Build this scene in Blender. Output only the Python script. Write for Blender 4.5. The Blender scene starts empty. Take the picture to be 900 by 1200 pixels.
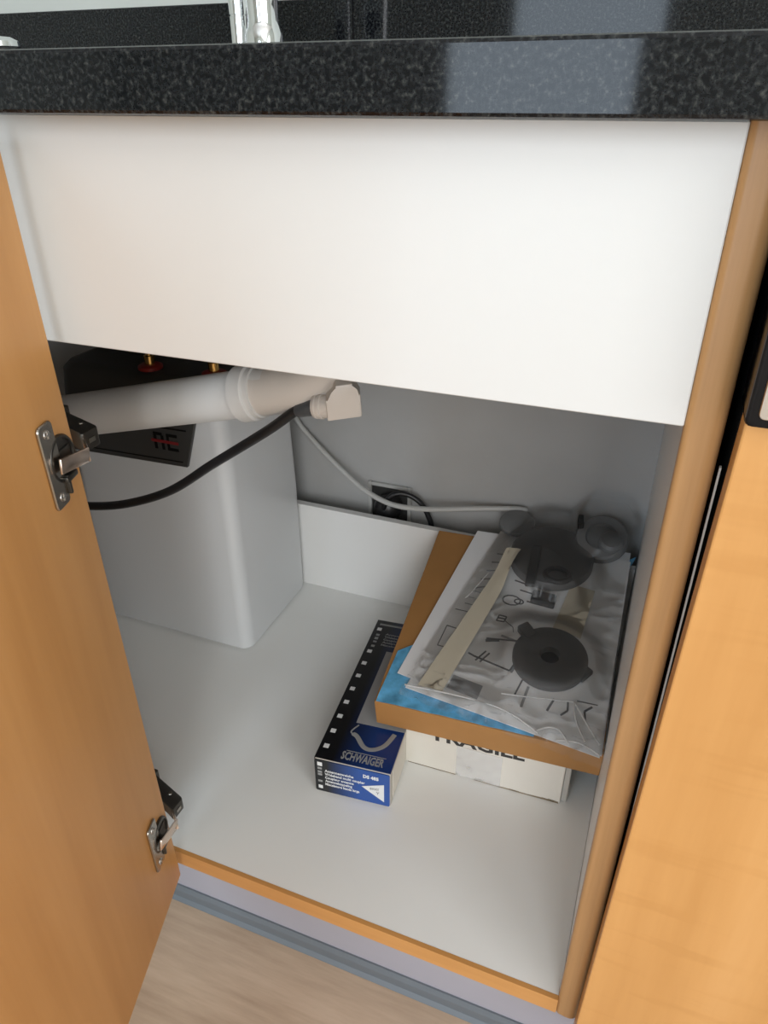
import bpy, bmesh, math, random
from mathutils import Vector, Matrix, noise
random.seed(4)
S = bpy.context.scene
COL = S.collection

# ------------------------------------------------------------------ camera
RW = ((0.9305743, 0.36609344, -0.0026571), (0.18109779, -0.46661655, -0.86572085), (-0.31817457, 0.80513638, -0.50052008))
CAM = Vector((0.39700253, -0.39738496, 0.73972838))
cam = bpy.data.cameras.new('camera')
camo = bpy.data.objects.new('camera', cam); COL.objects.link(camo)
m = Matrix.Identity(4)
for i in range(3):
    m[i][0] = RW[0][i]; m[i][1] = -RW[1][i]; m[i][2] = -RW[2][i]; m[i][3] = CAM[i]
camo.matrix_world = m
cam.sensor_fit = 'VERTICAL'; cam.sensor_height = 36; cam.lens = 854.93 / 1200 * 36
cam.clip_start = 0.01
S.camera = camo

# ------------------------------------------------------------------ view and light
S.view_settings.view_transform = 'Standard'; S.view_settings.look = 'None'
S.view_settings.gamma = 1; S.view_settings.exposure = 0.08
w = bpy.data.worlds.new('world'); S.world = w; w.use_nodes = True
w.node_tree.nodes['Background'].inputs[0].default_value = (0.75, 0.86, 1.0, 1)
w.node_tree.nodes['Background'].inputs[1].default_value = 1.0

def area(name, loc, rot, sx, sy, power, color):
    l = bpy.data.lights.new(name, 'AREA'); l.shape = 'RECTANGLE'; l.size = sx; l.size_y = sy
    l.energy = power; l.color = color
    o = bpy.data.objects.new(name, l); COL.objects.link(o); o.location = loc; o.rotation_euler = rot
    return o
# daylight entering by the patio door behind the camera and by the window on the right
area('patio_daylight', (-0.28, -3.08, 1.0), (math.radians(90), 0, 0), 0.76, 2.2, 24, (0.74, 0.87, 1.0))
area('far_window_daylight', (1.35, -3.08, 1.35), (math.radians(90), 0, 0), 1.2, 1.5, 40, (0.975, 0.985, 1.0))
area('window_daylight', (2.35, -1.75, 1.35), (math.radians(90), 0, math.radians(90)), 1.7, 1.4, 32, (0.99, 0.985, 0.98))

# ------------------------------------------------------------------ materials
def mat(name, col, rough=0.5, metal=0.0, spec=0.5, **kw):
    mt = bpy.data.materials.new(name); mt.use_nodes = True
    b = mt.node_tree.nodes['Principled BSDF']
    b.inputs['Base Color'].default_value = (*col, 1); b.inputs['Roughness'].default_value = rough
    b.inputs['Metallic'].default_value = metal; b.inputs['Specular IOR Level'].default_value = spec
    nt = mt.node_tree
    nz = kw.get('var')
    tc = nt.nodes.new('ShaderNodeTexCoord')
    if nz:                                               # faint tonal variation
        n = nt.nodes.new('ShaderNodeTexNoise'); n.inputs['Scale'].default_value = kw.get('vscale', 12); n.inputs['Detail'].default_value = 4
        nt.links.new(tc.outputs['Object'], n.inputs['Vector'])
        r = nt.nodes.new('ShaderNodeValToRGB')
        r.color_ramp.elements[0].position = 0.3; r.color_ramp.elements[1].position = 0.7
        r.color_ramp.elements[0].color = (*[c * (1 - nz) for c in col], 1)
        r.color_ramp.elements[1].color = (*[min(1, c * (1 + nz)) for c in col], 1)
        nt.links.new(n.outputs['Fac'], r.inputs['Fac']); nt.links.new(r.outputs['Color'], b.inputs['Base Color'])
    if kw.get('bump'):
        n2 = nt.nodes.new('ShaderNodeTexNoise'); n2.inputs['Scale'].default_value = kw.get('bscale', 400); n2.inputs['Detail'].default_value = 3
        nt.links.new(tc.outputs['Object'], n2.inputs['Vector'])
        bp = nt.nodes.new('ShaderNodeBump'); bp.inputs['Strength'].default_value = kw['bump']; bp.inputs['Distance'].default_value = 0.002
        nt.links.new(n2.outputs['Fac'], bp.inputs['Height']); nt.links.new(bp.outputs['Normal'], b.inputs['Normal'])
    return mt

def wood(name, c0, c1, c2, stretch, rough=0.42, flame=0.5, fscale=3.0, cross=0.0):
    """veneer: fine fibre streaks and broad figure; stretch = scale of the three axes (small along the grain)"""
    mt = bpy.data.materials.new(name); mt.use_nodes = True; nt = mt.node_tree
    b = nt.nodes['Principled BSDF']; b.inputs['Roughness'].default_value = rough; b.inputs['Specular IOR Level'].default_value = 0.4
    tc = nt.nodes.new('ShaderNodeTexCoord')
    mp = nt.nodes.new('ShaderNodeMapping'); mp.inputs['Scale'].default_value = stretch
    nt.links.new(tc.outputs['Object'], mp.inputs['Vector'])
    n1 = nt.nodes.new('ShaderNodeTexNoise'); n1.inputs['Scale'].default_value = 14; n1.inputs['Detail'].default_value = 6; n1.inputs['Roughness'].default_value = 0.6
    n2 = nt.nodes.new('ShaderNodeTexNoise'); n2.inputs['Scale'].default_value = fscale; n2.inputs['Detail'].default_value = 3; n2.inputs['Distortion'].default_value = 0.8
    nt.links.new(mp.outputs[0], n1.inputs['Vector']); nt.links.new(mp.outputs[0], n2.inputs['Vector'])
    mx = nt.nodes.new('ShaderNodeMix'); mx.data_type = 'FLOAT'; mx.inputs[0].default_value = flame
    nt.links.new(n1.outputs['Fac'], mx.inputs[2]); nt.links.new(n2.outputs['Fac'], mx.inputs[3])
    fac = mx.outputs[0]
    if cross:                                            # ripple figure across the grain, in patches
        m2 = nt.nodes.new('ShaderNodeMapping'); m2.inputs['Scale'].default_value = (9, 9, 75); m2.inputs['Rotation'].default_value = (0, 0.12, 0)
        n3 = nt.nodes.new('ShaderNodeTexNoise'); n3.inputs['Scale'].default_value = 1.0; n3.inputs['Detail'].default_value = 2
        n4 = nt.nodes.new('ShaderNodeTexNoise'); n4.inputs['Scale'].default_value = 5.5; n4.inputs['Detail'].default_value = 1
        nt.links.new(tc.outputs['Object'], m2.inputs['Vector']); nt.links.new(m2.outputs[0], n3.inputs['Vector']); nt.links.new(tc.outputs['Object'], n4.inputs['Vector'])
        a1 = nt.nodes.new('ShaderNodeMapRange'); a1.inputs[1].default_value = 0.50; a1.inputs[2].default_value = 0.62; a1.inputs[3].default_value = 0.0; a1.inputs[4].default_value = cross
        a2 = nt.nodes.new('ShaderNodeMapRange'); a2.inputs[1].default_value = 0.30; a2.inputs[2].default_value = 0.46; a2.inputs[3].default_value = -1.0; a2.inputs[4].default_value = 0.0
        nt.links.new(n4.outputs['Fac'], a1.inputs[0]); nt.links.new(n3.outputs['Fac'], a2.inputs[0])
        ml = nt.nodes.new('ShaderNodeMath'); ml.operation = 'MULTIPLY_ADD'
        nt.links.new(a1.outputs[0], ml.inputs[0]); nt.links.new(a2.outputs[0], ml.inputs[1]); nt.links.new(fac, ml.inputs[2]); fac = ml.outputs[0]
    r = nt.nodes.new('ShaderNodeValToRGB'); e = r.color_ramp.elements
    e[0].position = 0.32; e[0].color = (*c0, 1); e[1].position = 0.68; e[1].color = (*c2, 1)
    x = e.new(0.5); x.color = (*c1, 1)
    nt.links.new(fac, r.inputs['Fac']); nt.links.new(r.outputs['Color'], b.inputs['Base Color'])
    bp = nt.nodes.new('ShaderNodeBump'); bp.inputs['Strength'].default_value = 0.06; bp.inputs['Distance'].default_value = 0.001
    nt.links.new(n1.outputs['Fac'], bp.inputs['Height']); nt.links.new(bp.outputs['Normal'], b.inputs['Normal'])
    return mt

def granite(name):
    mt = bpy.data.materials.new(name); mt.use_nodes = True; nt = mt.node_tree
    b = nt.nodes['Principled BSDF']; b.inputs['Roughness'].default_value = 0.06; b.inputs['Specular IOR Level'].default_value = 0.34
    tc = nt.nodes.new('ShaderNodeTexCoord')
    v = nt.nodes.new('ShaderNodeTexNoise'); v.inputs['Scale'].default_value = 360; v.inputs['Detail'].default_value = 5; v.inputs['Roughness'].default_value = 0.62; v.inputs['Distortion'].default_value = 0.1
    nt.links.new(tc.outputs['Object'], v.inputs['Vector'])
    r = nt.nodes.new('ShaderNodeValToRGB'); e = r.color_ramp.elements
    e[0].position = 0.42; e[0].color = (0.002, 0.0025, 0.004, 1); e[1].position = 0.74; e[1].color = (0.070, 0.072, 0.066, 1)
    x = e.new(0.56); x.color = (0.014, 0.016, 0.018, 1)
    nt.links.new(v.outputs['Fac'], r.inputs['Fac']); nt.links.new(r.outputs['Color'], b.inputs['Base Color'])
    return mt

def box_print(name, dark, blue, x0, x1, axis=0):
    """carton print: black running into blue along one local axis"""
    mt = bpy.data.materials.new(name); mt.use_nodes = True; nt = mt.node_tree
    b = nt.nodes['Principled BSDF']; b.inputs['Roughness'].default_value = 0.3
    tc = nt.nodes.new('ShaderNodeTexCoord'); sp = nt.nodes.new('ShaderNodeSeparateXYZ')
    nt.links.new(tc.outputs['Object'], sp.inputs[0])
    mr = nt.nodes.new('ShaderNodeMapRange'); mr.inputs[1].default_value = x0; mr.inputs[2].default_value = x1
    nt.links.new(sp.outputs[axis], mr.inputs[0])
    mx = nt.nodes.new('ShaderNodeMix'); mx.data_type = 'RGBA'
    mx.inputs[6].default_value = (*dark, 1); mx.inputs[7].default_value = (*blue, 1)
    nt.links.new(mr.outputs[0], mx.inputs[0]); nt.links.new(mx.outputs[2], b.inputs['Base Color'])
    return mt

def film(name, tint, haze, gloss=0.12, through=0.4):
    """clear plastic film: mostly transparent, a little milky, glossy"""
    mt = bpy.data.materials.new(name); mt.use_nodes = True; nt = mt.node_tree
    for n in list(nt.nodes): nt.nodes.remove(n)
    out = nt.nodes.new('ShaderNodeOutputMaterial')
    tr = nt.nodes.new('ShaderNodeBsdfTransparent'); tr.inputs[0].default_value = (0.97, 0.97, 0.97, 1)
    df = nt.nodes.new('ShaderNodeBsdfDiffuse'); df.inputs[0].default_value = (*tint, 1)
    tl = nt.nodes.new('ShaderNodeBsdfTranslucent'); tl.inputs[0].default_value = (*tint, 1)
    md = nt.nodes.new('ShaderNodeMixShader'); md.inputs[0].default_value = through
    nt.links.new(df.outputs[0], md.inputs[1]); nt.links.new(tl.outputs[0], md.inputs[2])
    m1 = nt.nodes.new('ShaderNodeMixShader')
    lw = nt.nodes.new('ShaderNodeLayerWeight'); lw.inputs[0].default_value = 0.5        # a slanting film is crossed at greater length
    mr = nt.nodes.new('ShaderNodeMapRange'); mr.inputs[1].default_value = 0.35; mr.inputs[2].default_value = 1.0; mr.inputs[3].default_value = haze; mr.inputs[4].default_value = min(1.0, haze*4.5)
    nt.links.new(lw.outputs['Facing'], mr.inputs[0]); nt.links.new(mr.outputs[0], m1.inputs[0])
    nt.links.new(tr.outputs[0], m1.inputs[1]); nt.links.new(md.outputs[0], m1.inputs[2])
    gl = nt.nodes.new('ShaderNodeBsdfGlossy'); gl.inputs['Roughness'].default_value = gloss
    fr = nt.nodes.new('ShaderNodeFresnel'); fr.inputs[0].default_value = 1.27
    m2 = nt.nodes.new('ShaderNodeMixShader')
    nt.links.new(fr.outputs[0], m2.inputs[0]); nt.links.new(m1.outputs[0], m2.inputs[1]); nt.links.new(gl.outputs[0], m2.inputs[2])
    nt.links.new(m2.outputs[0], out.inputs[0])
    return mt

M = {}
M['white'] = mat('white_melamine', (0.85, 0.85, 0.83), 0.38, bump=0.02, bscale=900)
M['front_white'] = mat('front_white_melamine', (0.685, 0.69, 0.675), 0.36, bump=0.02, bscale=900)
M['white_floor'] = mat('white_melamine_floor', (0.845, 0.85, 0.825), 0.45, var=0.015, vscale=6)
M['door_wood'] = wood('door_beech', (0.56, 0.262, 0.076), (0.64, 0.315, 0.102), (0.70, 0.358, 0.124), (3.2, 3.2, 0.28), 0.45, 0.65, 4)
M['front_wood'] = wood('front_maple', (0.575, 0.285, 0.088), (0.64, 0.33, 0.110), (0.69, 0.37, 0.135), (3.2, 3.2, 0.30), 0.35, 0.6, 4, 0.10)
M['stile_wood'] = wood('stile_beech', (0.36, 0.195, 0.080), (0.43, 0.240, 0.100), (0.50, 0.285, 0.124), (9.0, 9.0, 0.25), 0.35, 0.4, 5)
M['band_wood'] = wood('band_beech', (0.52, 0.25, 0.075), (0.58, 0.285, 0.09), (0.62, 0.315, 0.105), (0.4, 6, 6), 0.4, 0.4, 5)
M['laminate'] = wood('floor_oak_laminate', (0.42, 0.305, 0.215), (0.54, 0.405, 0.295), (0.63, 0.49, 0.37), (0.9, 8.0, 8.0), 0.4, 0.6, 2.2)
M['granite'] = granite('dark_granite')
M['plinth'] = mat('plinth_lilac_grey', (0.36, 0.35, 0.395), 0.45)
M['lip'] = mat('plinth_seal', (0.135, 0.155, 0.175), 0.45)
M['wall'] = mat('wall_paint', (0.62, 0.65, 0.61), 0.8, var=0.02, vscale=5, bump=0.05, bscale=160)
M['wall_in'] = mat('wall_grey_paint', (0.455, 0.455, 0.445), 0.85, var=0.05, vscale=7, bump=0.12, bscale=120)
M['ceiling'] = mat('ceiling_paint', (0.8, 0.8, 0.78), 0.9)
M['steel'] = mat('brushed_steel', (0.62, 0.60, 0.57), 0.28, 1.0)
M['nickel'] = mat('nickel', (0.42, 0.39, 0.345), 0.26, 1.0)
M['nickel_dark'] = mat('dark_nickel', (0.10, 0.095, 0.085), 0.35, 0.9)
M['copper'] = mat('warm_nickel', (0.80, 0.66, 0.56), 0.25, 1.0)
M['chrome'] = mat('chrome', (0.82, 0.83, 0.84), 0.06, 1.0)
M['brass'] = mat('brass', (0.70, 0.45, 0.16), 0.25, 1.0)
M['red'] = mat('red_plastic', (0.28, 0.02, 0.015), 0.4)
M['redprint'] = mat('red_print', (0.22, 0.012, 0.015), 0.5)
M['blackprint'] = mat('black_print', (0.004, 0.004, 0.004), 0.6, 0.0, 0.15)
M['heater'] = mat('heater_white', (0.70, 0.715, 0.72), 0.28)
M['heater_cap'] = mat('heater_dark_cap', (0.045, 0.043, 0.040), 0.5)
M['heater_label'] = mat('heater_grey_label', (0.045, 0.045, 0.043), 0.4)
M['pipe'] = mat('pipe_plastic', (0.66, 0.645, 0.615), 0.33)
M['pipe2'] = mat('fitting_plastic', (0.62, 0.57, 0.515), 0.38)
M['rubber'] = mat('black_rubber', (0.012, 0.012, 0.013), 0.38)
M['sleeve'] = mat('grey_rubber', (0.07, 0.075, 0.08), 0.45)
M['cable'] = mat('grey_cable', (0.52, 0.52, 0.50), 0.45)
M['black'] = mat('black_plastic', (0.008, 0.008, 0.009), 0.12, 0.0, 0.22)
M['blackmatt'] = mat('black_matt', (0.008, 0.008, 0.008), 0.8, 0.0, 0.15)
M['grey_plastic'] = mat('grey_plastic', (0.120, 0.120, 0.119), 0.5)
M['grey_dark'] = mat('dark_grey_plastic', (0.055, 0.056, 0.056), 0.5)
M['grey_plastic2'] = mat('mid_grey_plastic', (0.19, 0.195, 0.195), 0.5)
M['carton_brown'] = mat('brown_carton', (0.42, 0.205, 0.062), 0.7, var=0.05, vscale=25)
M['carton_white'] = mat('cream_carton', (0.74, 0.70, 0.62), 0.7, var=0.03, vscale=14)
M['scuff'] = mat('worn_carton_edge', (0.22, 0.17, 0.11), 0.8, var=0.4, vscale=90)
M['board_edge'] = mat('carton_edge', (0.50, 0.47, 0.42), 0.8)
M['ink'] = mat('dark_ink', (0.035, 0.032, 0.03), 0.6)
M['tape'] = film('clear_tape', (0.95, 0.95, 0.96), 0.40, 0.25, 0.0)
M['bag'] = film('clear_bag_film', (0.88, 0.87, 0.85), 0.055, 0.16)
M['fold'] = film('clear_film_fold', (0.95, 0.94, 0.92), 0.75, 0.2)
M['blue_film'] = mat('blue_plastic_sheet', (0.13, 0.42, 0.68), 0.22, var=0.35, vscale=60)
M['paper'] = mat('paper', (0.88, 0.88, 0.87), 0.8)
M['paper2'] = mat('paper_greyer', (0.84, 0.84, 0.84), 0.8)
M['print'] = mat('grey_print', (0.17, 0.17, 0.175), 0.7)
M['print_light'] = mat('light_grey_print', (0.33, 0.335, 0.34), 0.7)
M['beige'] = mat('beige_tape', (0.60, 0.54, 0.42), 0.6)
M['blue_top'] = box_print('carton_top_print', (0.003, 0.003, 0.004), (0.006, 0.035, 0.17), 0.022, 0.062)
M['blue_front'] = box_print('carton_front_print', (0.010, 0.012, 0.014), (0.022, 0.085, 0.34), 0.016, 0.056)
M['white_print'] = mat('white_print', (0.78, 0.80, 0.80), 0.5)
M['grey_print'] = mat('silver_print', (0.30, 0.31, 0.31), 0.5)

# ------------------------------------------------------------------ mesh helpers
def box(bm, x0, x1, y0, y1, z0, z1, bev=0.0, seg=2, mx=None):
    t = bmesh.new()
    vs = [t.verts.new(p) for p in ((x0,y0,z0),(x1,y0,z0),(x1,y1,z0),(x0,y1,z0),(x0,y0,z1),(x1,y0,z1),(x1,y1,z1),(x0,y1,z1))]
    for f in ((3,2,1,0),(4,5,6,7),(0,1,5,4),(1,2,6,5),(2,3,7,6),(3,0,4,7)): t.faces.new([vs[i] for i in f])
    if bev: bmesh.ops.bevel(t, geom=list(t.edges), offset=bev, segments=seg, affect='EDGES', profile=0.5)
    return merge(bm, t, mx)

def merge(bm, t, mx=None):
    if mx is not None: bmesh.ops.transform(t, matrix=mx, verts=t.verts)
    bmesh.ops.recalc_face_normals(t, faces=t.faces)
    me = bpy.data.meshes.new('tmp'); t.to_mesh(me); t.free(); bm.from_mesh(me); bpy.data.meshes.remove(me)
    return bm

def prism(bm, pts, z0, z1, bev=0.0, mx=None, seg=2):
    """polygon (x,y) pulled from z0 to z1"""
    t = bmesh.new()
    lo = [t.verts.new((x, y, z0)) for x, y in pts]; hi = [t.verts.new((x, y, z1)) for x, y in pts]
    n = len(pts); t.faces.new(lo[::-1]); t.faces.new(hi)
    for i in range(n): t.faces.new((lo[i], lo[(i+1) % n], hi[(i+1) % n], hi[i]))
    if bev: bmesh.ops.bevel(t, geom=list(t.edges), offset=bev, segments=seg, affect='EDGES', profile=0.5)
    return merge(bm, t, mx)

def rrect(x0, x1, y0, y1, r, n=6):
    p = []
    for cx, cy, a0 in ((x1-r, y1-r, 0), (x0+r, y1-r, 90), (x0+r, y0+r, 180), (x1-r, y0+r, 270)):
        for k in range(n+1):
            a = math.radians(a0 + 90*k/n); p.append((cx + r*math.cos(a), cy + r*math.sin(a)))
    return p

def loft(bm, rings, mx=None, cap=True):
    t = bmesh.new(); L = [[t.verts.new(p) for p in r] for r in rings]; n = len(L[0])
    for a, b in zip(L, L[1:]):
        for i in range(n): t.faces.new((a[i], a[(i+1) % n], b[(i+1) % n], b[i]))
    if cap: t.faces.new(L[0][::-1]); t.faces.new(L[-1])
    return merge(bm, t, mx)

def lathe(bm, prof, n=32, mx=None, cap=True):
    """prof: (radius, height) pairs about z"""
    return loft(bm, [[(r*math.cos(2*math.pi*k/n), r*math.sin(2*math.pi*k/n), h) for k in range(n)] for r, h in prof], mx, cap)

def spline(pts, sub=8):
    P = [Vector(p) for p in pts]; out = []
    for i in range(len(P)-1):
        a, b, c, d = P[max(i-1, 0)], P[i], P[i+1], P[min(i+2, len(P)-1)]
        for k in range(sub):
            t = k/sub
            out.append(0.5*((2*b) + (c-a)*t + (2*a-5*b+4*c-d)*t*t + (3*b-a-3*c+d)*t**3))
    out.append(P[-1]); return out

def tube(bm, path, rad, n=14, mx=None, cap=True):
    P = [Vector(p) for p in path]
    R = rad if isinstance(rad, (list, tuple)) else [rad]*len(P)
    up = None; rings = []
    for i, p in enumerate(P):
        d = (P[min(i+1, len(P)-1)] - P[max(i-1, 0)]).normalized()
        if up is None: up = d.orthogonal().normalized()
        up = (up - d*up.dot(d)).normalized(); s = d.cross(up)
        rings.append([p + R[i]*(math.cos(2*math.pi*k/n)*up + math.sin(2*math.pi*k/n)*s) for k in range(n)])
    return loft(bm, rings, mx, cap)

def frame(o, x, z):
    """matrix with origin o, local x towards x, local z as near z as can be"""
    x = Vector(x).normalized(); z = Vector(z); z = (z - x*z.dot(x)).normalized(); y = z.cross(x)
    k = Matrix.Identity(4)
    for i in range(3): k[i][0] = x[i]; k[i][1] = y[i]; k[i][2] = z[i]; k[i][3] = o[i]
    return k

def root_of(o):
    return Vector(o.location) if o.parent is None else root_of(o.parent)

def part(name, bm, material, parent=None, smooth=False, loc=None, label=None):
    """bm is in world coordinates; the object's origin sits at its thing's base"""
    base = root_of(parent) if parent else Vector(loc or (0, 0, 0))
    bmesh.ops.translate(bm, verts=bm.verts, vec=-base)
    me = bpy.data.meshes.new(name); bm.to_mesh(me); bm.free(); me.materials.append(material)
    if smooth:
        me.polygons.foreach_set('use_smooth', [True]*len(me.polygons))
        try: me.set_sharp_from_angle(angle=math.radians(40))
        except Exception: pass
    o = bpy.data.objects.new(name, me); COL.objects.link(o)
    if parent: o.parent = parent
    else: o.location = base
    if label: o['label'] = label
    return o

def thing(name, label, cat, loc, group=None):
    o = bpy.data.objects.new(name, None); COL.objects.link(o); o.empty_display_size = 0.03
    o.location = loc; o['label'] = label; o['category'] = cat
    if group: o['group'] = group
    return o

def tag(o, label, cat, group=None):
    o['label'] = label; o['category'] = cat
    if group: o['group'] = group
    return o

def struct(name, bm, material):
    o = part(name, bm, material); o['kind'] = 'structure'; return o

def B(): return bmesh.new()

def text_bm(s, size, mx, depth=0.0002, bold=0.0, width=None, align='LEFT', shear=0.0):
    cu = bpy.data.curves.new('t', 'FONT'); cu.body = s; cu.size = size; cu.extrude = depth; cu.offset = bold; cu.align_x = align; cu.shear = shear
    cu.resolution_u = 2
    o = bpy.data.objects.new('t', cu); COL.objects.link(o)
    bpy.context.view_layer.update()
    me = bpy.data.meshes.new_from_object(o.evaluated_get(bpy.context.evaluated_depsgraph_get()))
    bpy.data.objects.remove(o); bpy.data.curves.remove(cu)
    bm = B(); bm.from_mesh(me); bpy.data.meshes.remove(me)
    if width:
        xs = [v.co.x for v in bm.verts]; k = width/(max(xs)-min(xs)); x0 = min(xs)
        for v in bm.verts: v.co.x = (v.co.x - x0)*k
    bmesh.ops.transform(bm, matrix=mx, verts=bm.verts)
    return bm

def addbm(a, b):
    me = bpy.data.meshes.new('tmp'); b.to_mesh(me); b.free(); a.from_mesh(me); bpy.data.meshes.remove(me); return a

# ------------------------------------------------------------------ sizes (metres; cabinet floor top is z = 0)
XR, XL, YB = 0.414, -0.50, 0.575
ZF = -0.152                                             # room floor
ZT0, ZT1 = 0.7285, 0.7600                               # worktop

# ------------------------------------------------------------------ the room
b = B(); box(b, -2.4, 2.4, -3.1, 0.6, ZF-0.06, ZF-0.004)
fl = struct('floor', b, M['blackmatt'])
pw, pl = 0.193, 1.28
for r in range(20):
    y1 = 0.607 - r*pw
    if y1 - pw < -3.1: break
    x = -2.4 - ((r*0.47 + 0.55) % pl) 
    while x < 2.4:
        xa, xb = max(x, -2.4), min(x+pl, 2.4)
        if xb - xa > 0.05:
            q = B(); box(q, xa+0.0004, xb-0.0004, y1-pw+0.0004, min(y1-0.0004, 0.5995), ZF-0.004, ZF, 0.0006, 1)
            part('plank', q, M['laminate'], fl)
        x += pl
b = B(); box(b, -2.4, 2.4, YB, YB+0.1, ZF, 2.35); wall_back = struct('wall_back', b, M['wall'])
# darker grey patch of wall inside the cabinet
b = B(); box(b, XL, XR+0.02, YB-0.002, YB, ZF, ZT0-0.002); part('grey_wall_patch', b, M['wall_in'], wall_back)
b = B(); box(b, -2.5, -2.4, -3.1, 0.6, ZF, 2.35); struct('wall_left', b, M['wall'])
b = B()
box(b, 2.4, 2.5, -3.1, 0.6, ZF, 0.7); box(b, 2.4, 2.5, -3.1, 0.6, 2.0, 2.35); box(b, 2.4, 2.5, -3.1, -2.5, 0.7, 2.0); box(b, 2.4, 2.5, -1.0, 0.6, 0.7, 2.0)
struct('wall_right', b, M['wall'])
b = B()
box(b, -2.4, -0.66, -3.2, -3.1, ZF, 2.35); box(b, 0.10, 0.74, -3.2, -3.1, ZF, 2.35); box(b, 1.96, 2.4, -3.2, -3.1, ZF, 2.35); box(b, 0.74, 1.96, -3.2, -3.1, ZF, 0.59); box(b, 0.74, 1.96, -3.2, -3.1, 2.11, 2.35); box(b, -0.66, 0.10, -3.2, -3.1, 2.1, 2.35)
struct('wall_front', b, M['wall'])
b = B(); box(b, -2.5, 2.5, -3.2, 0.7, 2.35, 2.45); struct('ceiling', b, M['ceiling'])

# ------------------------------------------------------------------ worktop and upstand
b = B(); box(b, -1.3, 1.25, -0.030, YB-0.001, ZT0, ZT1, 0.0022, 2)
tag(part('worktop', b, M['granite'], loc=(0, 0.27, ZT0)), 'polished dark speckled granite worktop spanning above the open cabinet', 'worktop')
t = thing('backsplash', 'dark granite upstand running along the wall behind the tap', 'backsplash', (0, YB-0.022, ZT1))
b = B(); box(b, -1.3, -0.0173, YB-0.022, YB-0.0005, ZT1, 0.834, 0.001, 1); part('slab', b, M['granite'], t)
b = B(); box(b, -0.0163, 1.25, YB-0.022, YB-0.0005, ZT1, 0.834, 0.001, 1); part('slab', b, M['granite'], t)

# ------------------------------------------------------------------ the cabinet
cab = thing('sink_cabinet', 'open wooden sink base cabinet with white interior and white false front', 'cabinet', (0.0, 0.28, ZF))
b = B(); box(b, XL, XR+0.0008, 0.0042, 0.5275, -0.020, 0.0); bp_ = part('bottom_panel', b, M['white_floor'], cab)
b = B(); box(b, XL, XR+0.0003, -0.0006, 0.0041, -0.0215, 0.0002); part('edge_band', b, M['band_wood'], bp_, label='orange beech edge band on the white bottom panel')
b = B(); box(b, XR+0.0012, XR+0.0190, 0.010, YB-0.003, -0.020, ZT0-0.0005); part('side_panel', b, M['white'], cab)
b = B(); box(b, XL-0.018, XL, 0.0, YB-0.003, -0.020, ZT0-0.0005); part('side_panel', b, M['white'], cab)
# rounded upright on the right
pts = [(XR, 0.0105), (XR, 0.004)]
for k in range(9):
    a = math.radians(180 - 90*k/8); pts.append((XR+0.005+0.005*math.cos(a), 0.0035-0.0035*(math.sin(a))))
pts += [(XR+0.0088, -0.0005)]
for k in range(9):
    a = math.radians(90 - 90*k/8); pts.append((XR+0.0118+0.009*math.cos(a), 0.0085-0.009*math.sin(a)))
pts += [(XR+0.0208, 0.0105)]
b = B(); prism(b, pts, -0.0225, ZT0-0.0005); part('upright', b, M['stile_wood'], cab, smooth=True, label='rounded beech upright on the right edge of the cabinet')
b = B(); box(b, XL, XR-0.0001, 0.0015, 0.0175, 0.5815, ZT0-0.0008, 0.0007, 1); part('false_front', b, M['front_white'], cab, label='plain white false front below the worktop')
b = B(); box(b, XL+0.001, XR, 0.5155, 0.5275, 0.0, 0.1565, 0.0005, 1); part('back_rail', b, M['white'], cab)
b = B(); box(b, XL, -0.062, 0.0, 0.0175, 0.0, 0.5812); part('blind_panel', b, M['front_wood'], cab)
# plinth
pln = thing('plinth', 'lilac grey plinth board with dark sealing strip below the cabinet', 'plinth', (0.2, 0.03, ZF))
b = B(); box(b, -0.9, 1.1, 0.030, 0.046, ZF+0.001, -0.0202); part('board', b, M['plinth'], pln)
b = B()
prism(b, [(0.0300, ZF+0.027), (0.0280, ZF+0.027), (0.0255, ZF+0.020), (0.0262, ZF+0.006), (0.0225, ZF+0.0005), (0.0300, ZF+0.0005)], -0.9, 1.1,
      mx=Matrix(((0,0,1,0),(1,0,0,0),(0,1,0,0),(0,0,0,1))))
part('sealing_strip', b, M['lip'], pln)

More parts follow.
